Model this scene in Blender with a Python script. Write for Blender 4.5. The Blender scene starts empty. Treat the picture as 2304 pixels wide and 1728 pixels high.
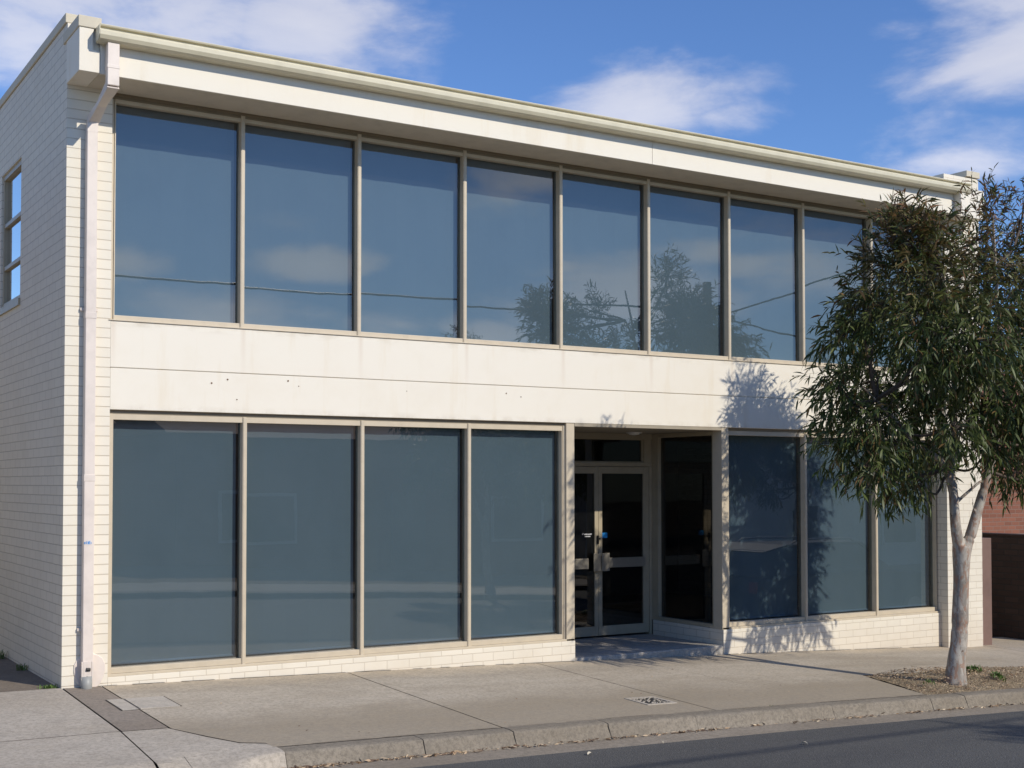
import bpy, bmesh, math, random
import numpy as np
from mathutils import Vector, Matrix
R = math.radians
random.seed(7); rng = np.random.default_rng(11)
SC = bpy.context.scene; COL = SC.collection

# ------------------------------------------------------------------ camera, sun, sky, exposure
CAMPOS = Vector((-1.8107, -11.5656, 1.5787)); YAW, PITCH, ROLL = 0.55606, 0.029537, -0.000492
cd = bpy.data.cameras.new('camera'); cam = bpy.data.objects.new('camera', cd); COL.objects.link(cam)
fw = Vector((math.sin(YAW)*math.cos(PITCH), math.cos(YAW)*math.cos(PITCH), math.sin(PITCH)))
r0 = Vector((math.cos(YAW), -math.sin(YAW), 0)); u0 = r0.cross(fw)
rr = r0*math.cos(ROLL)+u0*math.sin(ROLL); uu = -r0*math.sin(ROLL)+u0*math.cos(ROLL)
m4 = Matrix(((rr.x, uu.x, -fw.x, CAMPOS.x), (rr.y, uu.y, -fw.y, CAMPOS.y), (rr.z, uu.z, -fw.z, CAMPOS.z), (0, 0, 0, 1)))
cam.matrix_world = m4
cd.sensor_width = 36; cd.lens = 2908.0/2304*36; cd.shift_y = 137.8/2304; cd.clip_start = .05; cd.clip_end = 2000
SC.camera = cam
SUN_A, SUN_E = math.atan(.45), R(33.0)        # sun stands in front of the facade, a little to the right
sdir = Vector((math.sin(SUN_A)*math.cos(SUN_E), -math.cos(SUN_A)*math.cos(SUN_E), math.sin(SUN_E)))
sl = bpy.data.lights.new('sun', 'SUN'); sl.energy = 3.85; sl.angle = R(.53); sl.color = (1, .93, .81)
so = bpy.data.objects.new('sun', sl); COL.objects.link(so); so.rotation_euler = sdir.to_track_quat('Z', 'Y').to_euler()
SC.view_settings.view_transform = 'Standard'; SC.view_settings.look = 'None'; SC.view_settings.exposure = 0; SC.view_settings.gamma = 1

def build_world():
    w = bpy.data.worlds.new('World'); SC.world = w; w.use_nodes = True
    nt = w.node_tree; N = nt.nodes; Lk = nt.links; N.clear()
    def nd(t, **k):
        n = N.new(t)
        for a, b in k.items(): setattr(n, a, b)
        return n
    def math_(op, a, b=None, c=None, clamp=False):
        n = nd('ShaderNodeMath', operation=op); n.use_clamp = clamp
        for i, v in enumerate((a, b, c)):
            if v is None: continue
            if isinstance(v, (int, float)): n.inputs[i].default_value = v
            else: Lk.new(v, n.inputs[i])
        return n.outputs[0]
    tc = nd('ShaderNodeTexCoord'); D = tc.outputs['Generated']
    sky = nd('ShaderNodeTexSky', sky_type='NISHITA'); sky.sun_disc = False
    sky.sun_elevation = SUN_E; sky.sun_rotation = math.atan2(sdir.x, sdir.y); sky.altitude = 50
    sky.air_density = 1.0; sky.dust_density = .05; sky.ozone_density = 2.2
    tint = nd('ShaderNodeMix', data_type='RGBA', blend_type='MULTIPLY'); tint.inputs['Factor'].default_value = 1
    Lk.new(sky.outputs[0], tint.inputs['A']); tint.inputs['B'].default_value = SKY_TINT
    sep = nd('ShaderNodeSeparateXYZ'); Lk.new(D, sep.inputs[0])
    mp = nd('ShaderNodeMapping'); mp.inputs['Scale'].default_value = (1, 1, 2.6); Lk.new(D, mp.inputs[0])
    def noise(scale, det, rough, dist=0., src=None):
        n = nd('ShaderNodeTexNoise'); n.inputs['Scale'].default_value = scale; n.inputs['Detail'].default_value = det
        n.inputs['Roughness'].default_value = rough; n.inputs['Distortion'].default_value = dist
        Lk.new(src or mp.outputs[0], n.inputs['Vector']); return n.outputs['Fac']
    n1 = noise(7.0, 8, .58, .25); n2 = noise(22., 5, .6)
    total = None
    for (x, y, z, r, ky, amp) in CLOUDS:      # patches of cloud: direction, angular radius, flatness, strength
        s = nd('ShaderNodeVectorMath', operation='SUBTRACT'); Lk.new(D, s.inputs[0]); s.inputs[1].default_value = (x, y, z)
        k = nd('ShaderNodeVectorMath', operation='MULTIPLY'); Lk.new(s.outputs[0], k.inputs[0]); k.inputs[1].default_value = (1/r, 1/r, ky/r)
        l = nd('ShaderNodeVectorMath', operation='LENGTH'); Lk.new(k.outputs[0], l.inputs[0])
        v = math_('MULTIPLY', math_('SUBTRACT', 1.0, l.outputs['Value'], clamp=True), amp)
        total = v if total is None else math_('MAXIMUM', total, v)
    f = math_('ADD', math_('MULTIPLY', n1, 1.25), math_('MULTIPLY', n2, .28))
    f = math_('ADD', f, total)
    mask = nd('ShaderNodeMapRange', interpolation_type='SMOOTHSTEP'); Lk.new(f, mask.inputs[0])
    mask.inputs[1].default_value = 1.0; mask.inputs[2].default_value = 1.46
    shade = nd('ShaderNodeMapRange'); Lk.new(math_('SUBTRACT', f, math_('MULTIPLY', n2, .35)), shade.inputs[0]); shade.inputs[1].default_value = 1.0; shade.inputs[2].default_value = 1.75
    cc = nd('ShaderNodeMix', data_type='RGBA'); Lk.new(shade.outputs[0], cc.inputs['Factor'])
    cc.inputs['A'].default_value = (6.0, 6.6, 8.8, 1); cc.inputs['B'].default_value = (9.2, 9.2, 10.0, 1)
    sr = nd('ShaderNodeSeparateColor'); Lk.new(sky.outputs[0], sr.inputs[0]); gl = nd('ShaderNodeCombineColor')   # clouds near the sun glow with the sky round them
    for i_, k_ in enumerate((2.0, 2.4, 3.0)): Lk.new(math_('MULTIPLY', math_('SUBTRACT', sr.outputs[0], 1.5), k_, clamp=False), gl.inputs[i_])
    gm = nd('ShaderNodeMix', data_type='RGBA', blend_type='LIGHTEN'); gm.inputs['Factor'].default_value = 1; gm.inputs['B'].default_value = (0, 0, 0, 1); Lk.new(gl.outputs[0], gm.inputs['A'])
    ca = nd('ShaderNodeMix', data_type='RGBA', blend_type='ADD'); ca.inputs['Factor'].default_value = 1; Lk.new(cc.outputs['Result'], ca.inputs['A']); Lk.new(gm.outputs['Result'], ca.inputs['B']); cc = ca
    mx = nd('ShaderNodeMix', data_type='RGBA'); Lk.new(math_('MULTIPLY', mask.outputs[0], .93), mx.inputs['Factor'])
    Lk.new(tint.outputs['Result'], mx.inputs['A']); Lk.new(cc.outputs['Result'], mx.inputs['B'])
    bg = nd('ShaderNodeBackground'); bg.inputs['Strength'].default_value = SKY_STRENGTH
    out = nd('ShaderNodeOutputWorld'); Lk.new(mx.outputs['Result'], bg.inputs[0]); Lk.new(bg.outputs[0], out.inputs[0])
SKY_TINT = (.94, 1.23, 1.74, 1); SKY_STRENGTH = .085
CLOUDS = [(.20, .925, .335, .18, 1.7, .72), (.28, .90, .335, .16, 1.8, .75), (.375, .868, .33, .15, 2.0, .85), (.33, .88, .36, .14, 2.2, .5),
          (.585, .76, .283, .125, 2.4, .95), (.63, .73, .272, .08, 3.0, .65), (.775, .565, .305, .12, 1.6, .88), (.72, .615, .32, .06, 1.8, .4),
          (.76, .60, .235, .14, 2.8, .75), (.70, .67, .235, .05, 3.0, .3),
          # the sky behind the camera, seen in the panes, and added unseen clouds
          (.325, -.935, .118, .13, 2.8, .85), (.24, -.955, .16, .07, 3.0, .7), (.385, -.91, .165, .075, 3.6, .95), (.44, -.89, .12, .08, 3.2, .6), (.53, -.815, .24, .11, 2.2, .75),
          (-.55, .1, .83, .6, 1, .45), (-.9, -.1, .4, .55, 1.2, .6), (-.85, .45, .25, .45, 1.5, .6),  # unseen clouds overhead and to the left, added to neutralise the blue fill
          (.60, -.79, .14, .18, 3.2, .75), (.50, -.86, .12, .07, 3.4, .8), (.56, -.82, .16, .05, 4, .7), (.66, -.74, .17, .09, 4, .8), (.36, -.93, .20, .05, 3, .55), (.30, -.945, .10, .08, 3, .7), (.70, -.70, .17, .17, 2.6, .62), (.48, -.87, .10, .12, 4, .3)]
build_world()

# ------------------------------------------------------------------ node helpers and materials
class NM:
    def __init__(s, name):
        s.m = bpy.data.materials.new(name); s.m.use_nodes = True; s.nt = s.m.node_tree; s.N = s.nt.nodes; s.L = s.nt.links
        s.b = s.N['Principled BSDF']; s.out = s.N['Material Output']
        s.tc = s.N.new('ShaderNodeTexCoord')
    def link(s, a, b): s.L.new(a, b)
    def put(s, sock, v):
        if isinstance(v, (int, float)): sock.default_value = v
        elif isinstance(v, tuple): sock.default_value = v if len(v) == 4 or sock.type == 'VECTOR' else (*v, 1)
        else: s.L.new(v, sock)
    def math(s, op, a, b=None, clamp=False):
        n = s.N.new('ShaderNodeMath'); n.operation = op; n.use_clamp = clamp; s.put(n.inputs[0], a)
        if b is not None: s.put(n.inputs[1], b)
        return n.outputs[0]
    def map(s, scale=(1, 1, 1), rot=(0, 0, 0), src=None):
        n = s.N.new('ShaderNodeMapping'); n.inputs['Scale'].default_value = scale; n.inputs['Rotation'].default_value = rot
        s.L.new(src or s.tc.outputs['Object'], n.inputs[0]); return n.outputs[0]
    def noise(s, scale, detail=4, rough=.55, vec=None, dist=0.):
        n = s.N.new('ShaderNodeTexNoise'); n.inputs['Scale'].default_value = scale; n.inputs['Detail'].default_value = detail
        n.inputs['Roughness'].default_value = rough; n.inputs['Distortion'].default_value = dist
        s.L.new(vec or s.tc.outputs['Object'], n.inputs['Vector']); return n.outputs['Fac']
    def vor(s, scale, vec=None, feature='F1'):
        n = s.N.new('ShaderNodeTexVoronoi'); n.inputs['Scale'].default_value = scale; n.feature = feature
        s.L.new(vec or s.tc.outputs['Object'], n.inputs['Vector']); return n.outputs['Distance']
    def rng(s, v, a, b, c=0., d=1., smooth=False):
        n = s.N.new('ShaderNodeMapRange'); s.put(n.inputs[0], v)
        if smooth: n.interpolation_type = 'SMOOTHSTEP'
        for i, x in enumerate((a, b, c, d)): n.inputs[i+1].default_value = x
        return n.outputs[0]
    def mix(s, f, a, b, mode='MIX'):
        n = s.N.new('ShaderNodeMix'); n.data_type = 'RGBA'; n.blend_type = mode
        s.put(n.inputs['Factor'], f); s.put(n.inputs['A'], a); s.put(n.inputs['B'], b); return n.outputs['Result']
    def xyz(s, vec=None):
        n = s.N.new('ShaderNodeSeparateXYZ'); s.L.new(vec or s.tc.outputs['Object'], n.inputs[0]); return n.outputs
    def comb(s, x, y, z):
        n = s.N.new('ShaderNodeCombineXYZ'); s.put(n.inputs[0], x); s.put(n.inputs[1], y); s.put(n.inputs[2], z); return n.outputs[0]
    def bump(s, h, strength=.3, dist=.01, prev=None):
        n = s.N.new('ShaderNodeBump'); n.inputs['Strength'].default_value = strength; n.inputs['Distance'].default_value = dist
        s.L.new(h, n.inputs['Height'])
        if prev is not None: s.L.new(prev, n.inputs['Normal'])
        return n.outputs[0]
    def fin(s, col, rough=.6, nrm=None, spec=.4, metal=0):
        s.put(s.b.inputs['Base Color'], col); s.put(s.b.inputs['Roughness'], rough)
        s.b.inputs['Specular IOR Level'].default_value = spec; s.b.inputs['Metallic'].default_value = metal
        if nrm is not None: s.L.new(nrm, s.b.inputs['Normal'])
        return s.m

def paint(name, col, rough=.55, dirt=.12, bump=.15, scale=6, metal=0, spec=.4):
    n = NM(name); a = n.noise(scale, 5, .6); b = n.noise(scale*12, 3, .6)
    c = n.mix(n.rng(a, .45, .8), col, tuple(x*(1-dirt*1.6) for x in col))
    c = n.mix(n.math('MULTIPLY', b, dirt), c, tuple(x*.6 for x in col))
    return n.fin(c, rough, n.bump(n.noise(60, 3, .6), bump, .002), spec, metal)
def render_wall(name, col):                       # painted render of the spandrel, fascia and blocks
    n = NM(name); st = n.noise(1.0, 5, .6, n.map((5, 5, .7))); bl = n.noise(2.2, 6, .65)
    c = n.mix(n.rng(st, .56, .78), col, tuple(a*b for a, b in zip(col, (.93, .89, .82))))
    x, y, z = n.xyz()
    px_ = n.math('ABSOLUTE', n.math('SUBTRACT', n.math('FRACT', n.math('DIVIDE', n.math('ADD', x, -.613), 1.204)), .5))
    run = n.math('MULTIPLY', n.rng(n.math('ADD', px_, n.math('MULTIPLY', n.math('SUBTRACT', n.noise(3, 3, .6), .5), .03)), .030, .004), n.rng(z, 2.5, 3.02, 0, 1))
    low_ = n.rng(z, 3.3, 3.2); run = n.math('MULTIPLY', run, low_)
    hz = n.math('MULTIPLY', n.math('MULTIPLY', n.rng(n.noise(2.5, 6, .7, n.map((1, 1, 3))), .48, .68), n.rng(z, 2.95, 3.02, 0, .6)), low_)
    c = n.mix(n.math('MULTIPLY', run, .38), c, (.60, .48, .36)); c = n.mix(hz, c, (.48, .41, .31))
    bot = n.math('MULTIPLY', n.rng(n.noise(4, 6, .7), .45, .65), n.rng(z, 2.30, 2.24, 0, .5)); c = n.mix(bot, c, (.52, .45, .34))
    c = n.mix(n.rng(bl, .5, .85, 0, .55), c, tuple(a*b for a, b in zip(col, (.92, .89, .84))))
    c = n.mix(n.rng(n.noise(45, 4, .7), .67, .8, 0, .35), c, tuple(a*.8 for a in col))
    return n.fin(c, .7, n.bump(n.noise(130, 4, .65), .25, .003), .25)
def brick(name, col, mortar, axis='y', bump=.55, wid=.245, row=.0868, msz=.0042, var=.05, offz=0., dirt=True):
    n = NM(name); x, y, z = n.xyz()
    wob = n.math('MULTIPLY', n.math('SUBTRACT', n.noise(3.5, 2, .5), .5), .006)
    v = n.comb(x if axis == 'y' else y, n.math('ADD', n.math('ADD', z, offz), wob), 0.0)
    t = n.N.new('ShaderNodeTexBrick'); t.inputs['Scale'].default_value = 1; t.offset = .5
    t.inputs['Brick Width'].default_value = wid; t.inputs['Row Height'].default_value = row; t.inputs['Mortar Size'].default_value = msz
    t.inputs['Mortar Smooth'].default_value = .45; t.inputs['Bias'].default_value = 0
    t.inputs['Color1'].default_value = (*col, 1); t.inputs['Color2'].default_value = (*[c*(1-var) for c in col], 1); t.inputs['Mortar'].default_value = (*mortar, 1)
    n.link(v, t.inputs['Vector'])
    c = t.outputs['Color']
    c = n.mix(n.rng(n.noise(9, 6, .75), .70, .74, 0, .45), c, tuple(a*.62 for a in mortar))
    if dirt:
        c = n.mix(n.rng(n.noise(1.3, 5, .65), .5, .8, 0, .5), c, tuple(a*b for a, b in zip(col, (.86, .83, .78))))
        low = n.math('ADD', z, n.math('MULTIPLY', n.noise(5, 4, .6), .25))
        c = n.mix(n.rng(low, .0, -.5, 0, .32), c, (.42, .33, .26))
    c = n.mix(n.rng(n.noise(38, 4, .7), .64, .76, 0, .5), c, tuple(a*.78 for a in col))
    h = n.math('SUBTRACT', n.math('MULTIPLY', n.noise(70, 4, .7), .22), t.outputs['Fac'])
    return n.fin(c, .75, n.bump(h, bump, .006), .25)
def concrete(name, col, band=False, dark=.75, grain=1., pits=.5):
    n = NM(name); x, y, z = n.xyz()
    big = n.noise(.9, 6, .62, n.map((.45, 1.3, 1))); mid = n.noise(6, 6, .7); fine = n.noise(30, 8, .85); ag = n.vor(62)
    d = tuple(c*dark for c in col)
    c = n.mix(n.rng(big, .42, .68), col, tuple(a*b for a, b in zip(d, (1, .96, .9))))
    if band:      # worn dirt along the kerb and a paler strip by the wall
        yy = n.math('ADD', y, n.math('MULTIPLY', n.math('SUBTRACT', n.noise(1.4, 5, .6), .5), 1.1))
        c = n.mix(n.rng(yy, -1.35, -2.2, 0, .75, True), c, tuple(a*b for a, b in zip(col, (.60, .565, .50))))
        c = n.mix(n.rng(yy, -.55, -.1, 0, .45, True), c, tuple(a*b for a, b in zip(col, (1.04, .96, .82))))
        wl = n.math('ADD', n.math('ABSOLUTE', n.math('ADD', yy, .42)), n.math('MULTIPLY', n.noise(2.2, 5, .7), .5))
        c = n.mix(n.rng(wl, .42, .2, 0, .35), c, tuple(a*.6 for a in col))
    c = n.mix(n.rng(mid, .42, .8, 0, .55), c, tuple(a*.62 for a in col))
    c = n.mix(n.rng(fine, .44, .60, .0, .62*grain), c, tuple(a*.45 for a in col))
    c = n.mix(n.rng(ag, .15, .05, 0, .45*grain), c, tuple(min(1, a*1.5) for a in col))
    c = n.mix(n.rng(n.noise(11, 6, .8), .62, .70, 0, .6), c, tuple(a*.5 for a in col))
    h = n.math('ADD', fine, n.math('MULTIPLY', mid, .8))
    if pits: h = n.math('SUBTRACT', h, n.rng(n.vor(85), .0, .35, pits, 0))
    return n.fin(c, .85, n.bump(h, .5, .004), .2)
def asphalt():
    n = NM('asphalt'); v = n.vor(80); f = n.noise(32, 8, .95); big = n.noise(.8, 5, .6, n.map((.3, 1.2, 1)))
    c = n.mix(n.rng(big, .4, .7), (.100, .098, .094), (.075, .074, .074))
    c = n.mix(n.rng(f, .5, .72, 0, .85), c, (.19, .185, .175)); c = n.mix(n.rng(f, .45, .3, 0, .8), c, (.035, .035, .037))
    c = n.mix(n.rng(n.vor(55), .12, .06, 0, .5), c, (.36, .34, .31))
    return n.fin(c, .85, n.bump(v, .8, .006), .25)
def glass_mat(name, tint, refl=.12, dust=.02, rough=0.):
    n = NM(name); n.N.remove(n.b)
    tr = n.N.new('ShaderNodeBsdfTransparent'); n.put(tr.inputs[0], tint)
    gl = n.N.new('ShaderNodeBsdfGlossy'); gl.inputs['Roughness'].default_value = rough; gl.inputs['Color'].default_value = (1, .98, .95, 1)
    wob = n.bump(n.noise(1.6, 2, .5, n.map((1, 1, .8))),  .018, .03); n.link(wob, gl.inputs['Normal'])
    df = n.N.new('ShaderNodeBsdfDiffuse'); n.put(df.inputs[0], (.72, .72, .70))
    fr = n.N.new('ShaderNodeLayerWeight'); fr.inputs[0].default_value = .5
    f = n.math('ADD', n.math('MULTIPLY', n.math('POWER', fr.outputs['Facing'], 4.5), .85), refl, clamp=True)
    a = n.N.new('ShaderNodeMixShader'); n.put(a.inputs[0], n.math('MULTIPLY', n.rng(n.noise(2.3, 6, .7), .25, .75, .5, 1.5), dust)); n.link(tr.outputs[0], a.inputs[1]); n.link(df.outputs[0], a.inputs[2])
    b = n.N.new('ShaderNodeMixShader'); n.link(f, b.inputs[0]); n.link(a.outputs[0], b.inputs[1]); n.link(gl.outputs[0], b.inputs[2])
    n.link(b.outputs[0], n.out.inputs[0]); return n.m
def leaf_mat(name, dry=False):
    n = NM(name); at = n.N.new('ShaderNodeAttribute'); at.attribute_name = 'tone'
    s = n.N.new('ShaderNodeSeparateColor'); n.link(at.outputs['Color'], s.inputs[0])
    if dry:
        c = n.mix(s.outputs[0], (.36, .22, .12), (.60, .49, .34)); c = n.mix(n.rng(s.outputs[1], .6, .7), c, (.13, .08, .05)); return n.fin(c, .7)
    c = n.mix(s.outputs[0], (.036, .058, .014), (.125, .155, .042))
    c = n.mix(n.rng(s.outputs[1], .80, .95, 0, .8), c, (.19, .20, .085))
    c = n.mix(s.outputs[2], c, (.27, .11, .055))
    n.fin(c, .45, None, .30)
    tl = n.N.new('ShaderNodeBsdfTranslucent'); n.put(tl.inputs[0], c); mx = n.N.new('ShaderNodeMixShader'); mx.inputs[0].default_value = .22
    n.link(n.b.outputs[0], mx.inputs[1]); n.link(tl.outputs[0], mx.inputs[2]); n.link(mx.outputs[0], n.out.inputs[0]); return n.m
def bark():
    n = NM('gum_bark'); v = n.map((1, 1, .38)); a = n.noise(9, 6, .65, v, .8); b = n.noise(22, 5, .7, v, .6); c0 = n.noise(3.2, 3, .5, v)
    c = n.mix(n.rng(a, .44, .54), (.46, .42, .36), (.27, .24, .205))
    c = n.mix(n.rng(b, .50, .58, 0, .9), c, (.33, .20, .14)); c = n.mix(n.rng(c0, .55, .7, 0, .5), c, (.36, .36, .33))
    c = n.mix(n.rng(n.noise(13, 4, .7, v, 1.5), .62, .66, 0, .9), c, (.13, .085, .06))
    return n.fin(c, .75, n.bump(n.math('ADD', a, n.math('MULTIPLY', b, .5)), .6, .01), .25)
def soil():
    n = NM('bare_soil'); a = n.noise(4, 6, .7); b = n.noise(60, 5, .8); v = n.vor(70)
    c = n.mix(n.rng(a, .4, .65), (.46, .37, .25), (.33, .25, .165)); c = n.mix(n.rng(b, .45, .7, 0, .8), c, (.16, .115, .075)); c = n.mix(n.rng(v, .2, .08, 0, .6), c, (.5, .42, .30))
    return n.fin(c, .95, n.bump(n.math('ADD', b, v), 1.0, .02), .1)
def flat(name, col, rough=.6, metal=0, spec=.4):
    n = NM(name); c = n.mix(n.rng(n.noise(9, 4, .6), .4, .8, 0, .5), col, tuple(x*.8 for x in col)); return n.fin(c, rough, None, spec, metal)

WHITE = (.80, .765, .70)
M = dict(
    brickY=brick('painted_brick_front', (.78, .72, .60), (.60, .53, .42), 'y', .5), brickX=brick('painted_brick_side', (.74, .68, .57), (.50, .45, .37), 'x', .6),
    brickP=brick('painted_pillar_brick', (.79, .73, .61), (.60, .53, .42), 'y', .6, 60., .0868, .0055),
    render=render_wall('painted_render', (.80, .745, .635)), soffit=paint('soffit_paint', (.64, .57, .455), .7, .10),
    coping=render_wall('coping_concrete', (.60, .54, .42)), frame=paint('beige_aluminium', (.58, .495, .365), .45, .08, .05, 8, 0, .5),
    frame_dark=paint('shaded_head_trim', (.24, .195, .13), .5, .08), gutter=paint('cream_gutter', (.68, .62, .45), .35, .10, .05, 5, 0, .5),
    pipe=paint('pipe_paint', (.76, .67, .59), .42, .10, .05), glass=glass_mat('tinted_glass', (.305, .375, .42, 1), .108, .010),
    glass_in=glass_mat('entry_glass', (.26, .27, .28, 1), .06, .006), glass_side=glass_mat('side_window_glass', (.25, .28, .30, 1), .45, .01),
    blind=paint('roller_blind_cloth', (.72, .73, .71), .9, .04, .1, 2), rail=flat('blind_rail', (.80, .84, .90), .3), inside=flat('inside_plaster', (.22, .21, .20), .9),
    carpet=flat('inside_floor', (.10, .09, .085), .95), concrete=concrete('pavement_concrete', (.545, .475, .38), True), drive=concrete('driveway_concrete', (.53, .47, .39), False, .85),
    strip=concrete('worn_strip_concrete', (.335, .285, .235), False, .82), kerb=concrete('kerb_concrete', (.31, .27, .215), False, .68, 1.2, .9), pan=concrete('gutter_pan_concrete', (.33, .285, .23), False, .75),
    step=concrete('entry_concrete', (.52, .48, .42), False, .85), joint=flat('joint_dirt', (.085, .07, .055), .95), asphalt=asphalt(), lane=concrete('lane_surface', (.26, .215, .165), False, .7),
    leaf=leaf_mat('gum_leaf'), dry=leaf_mat('dry_leaf', True), bark=bark(), soil=soil(), steel=flat('brushed_steel', (.42, .38, .31), .4, .6), black=flat('black_plastic', (.02, .02, .02), .4),
    plate=concrete('plate_concrete', (.54, .49, .42), False, .9, .7), iron=flat('cast_iron', (.045, .042, .04), .6, .3), grass=flat('grass_blade', (.10, .17, .035), .6),
    twig=flat('twig_bark', (.10, .075, .055), .85), brown=paint('brown_render', (.20, .125, .10), .8, .2, .5, 3), redbrick=brick('red_brick', (.26, .105, .065), (.22, .14, .105), 'y', .5, .24, .086, .010, .25, 0, False),
    darkbrick=brick('brown_brick', (.075, .048, .036), (.05, .04, .032), 'x', .6, .24, .086, .010, .25, 0, False), tile=flat('roof_tile', (.30, .13, .08), .8), pale=paint('weatherboard', (.62, .60, .54), .7),
    blue=flat('blue_sticker', (.02, .25, .62), .4), pale_print=flat('white_print', (.62, .62, .64), .5), lamp=flat('lamp_opal', (.75, .73, .68), .4), pvc=flat('grey_pipe', (.33, .33, .31), .45),
    greenpipe=flat('green_pipe', (.10, .20, .18), .5), wire=flat('black_cable', (.02, .02, .02), .5), entrypaint=paint('entry_soffit_paint', (.36, .31, .23), .7), frame_shade=paint('shade_toned_aluminium', (.43, .365, .255), .42, .10), bouncewall=paint('bounce_cream_render', (.78, .70, .54), .8), shadewood=paint('shade_toned_timber', (.045, .034, .028), .9, .2), wood=paint('weathered_timber', (.20, .16, .12), .9, .2), rust=flat('rusty_bolt', (.14, .07, .03), .8),  # door and side window frames: beige metal with shade put into the colour
    carpaint=flat('dark_blue_car_paint', (.018, .022, .038), .6, 0, .2), carglass=flat('car_glass', (.012, .014, .018), .05, 0, .6), tyre=flat('tyre_rubber', (.02, .02, .02), .8), rim=flat('wheel_alloy', (.3, .3, .3), .5, .2),
    red=flat('tail_light_lens', (.35, .02, .02), .2), lens=flat('clear_lens', (.7, .7, .72), .1))

# ------------------------------------------------------------------ object helpers
class MB:
    def __init__(s): s.v = []; s.f = []; s.m = []
    def poly(s, pts, mi=0):
        k = len(s.v); s.v += [tuple(p) for p in pts]; s.f.append(tuple(range(k, k+len(pts)))); s.m.append(mi); return s
    def box(s, x0, y0, z0, x1, y1, z1, mi=0):
        k = len(s.v); s.v += [(x, y, z) for z in (z0, z1) for y in (y0, y1) for x in (x0, x1)]
        for f in ((0, 2, 3, 1), (4, 5, 7, 6), (0, 1, 5, 4), (2, 6, 7, 3), (0, 4, 6, 2), (1, 3, 7, 5)): s.f.append(tuple(k+i for i in f)); s.m.append(mi)
        return s
    def prism(s, prof, p0, p1, mi=0):             # profile of (a,b) pairs; p0/p1 map (a,b) -> point
        k = len(s.v); n = len(prof); s.v += [p0(a, b) for a, b in prof]+[p1(a, b) for a, b in prof]
        for i in range(n): j = (i+1) % n; s.f.append((k+i, k+j, k+n+j, k+n+i)); s.m.append(mi)
        s.f.append(tuple(k+i for i in range(n))[::-1]); s.f.append(tuple(k+n+i for i in range(n))); s.m += [mi, mi]; return s
    def tube(s, pts, rad, n=8, mi=0, cap=True):
        pts = [Vector(p) for p in pts]; k = len(s.v); up = Vector((.31, .2, .93)).normalized()
        for i, p in enumerate(pts):
            d = (pts[min(i+1, len(pts)-1)]-pts[max(i-1, 0)]).normalized()
            a = d.cross(up if abs(d.dot(up)) < .95 else Vector((1, 0, 0))).normalized(); b = d.cross(a)
            r = rad[i] if isinstance(rad, (list, tuple)) else rad
            for j in range(n):
                t = 2*math.pi*j/n; s.v.append(tuple(p+a*(r*math.cos(t))+b*(r*math.sin(t))))
        for i in range(len(pts)-1):
            for j in range(n): q = (j+1) % n; s.f.append((k+i*n+j, k+i*n+q, k+(i+1)*n+q, k+(i+1)*n+j)); s.m.append(mi)
        if cap:
            s.f.append(tuple(k+j for j in range(n))); s.m.append(mi); e = k+(len(pts)-1)*n; s.f.append(tuple(e+j for j in range(n))[::-1]); s.m.append(mi)
        return s
    def build(s, name, mats, parent=None, smooth=False, bevel=0, world=True):
        me = bpy.data.meshes.new(name); me.from_pydata(s.v, [], s.f); me.update()
        bm = bmesh.new(); bm.from_mesh(me); bmesh.ops.recalc_face_normals(bm, faces=bm.faces); bm.to_mesh(me); bm.free()
        for m_ in (mats if isinstance(mats, (list, tuple)) else [mats]): me.materials.append(m_)
        me.polygons.foreach_set('material_index', s.m)
        if smooth: me.polygons.foreach_set('use_smooth', [True]*len(me.polygons))
        return link(name, me, parent, bevel, world)
def wloc(o):
    p = Vector((0, 0, 0))
    while o is not None: p += o.location; o = o.parent
    return p
def link(name, me, parent=None, bevel=0, world=True):
    o = bpy.data.objects.new(name, me); COL.objects.link(o)
    if parent is not None:
        o.parent = parent
        if world: o.location = -wloc(parent)
    if bevel:
        b = o.modifiers.new('bevel', 'BEVEL'); b.width = bevel; b.segments = 2; b.limit_method = 'ANGLE'
    return o
def tag(o, label=None, cat=None, group=None, kind=None):
    if label: o['label'] = label
    if cat: o['category'] = cat
    if group: o['group'] = group
    if kind: o['kind'] = kind
    return o
def empty(name, loc, label, cat, group=None):
    o = bpy.data.objects.new(name, None); COL.objects.link(o); o.location = loc; o.empty_display_size = .2; return tag(o, label, cat, group)
def settle(root):                                 # top-level single mesh built in world coordinates: keep its origin at its base
    return root

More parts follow.
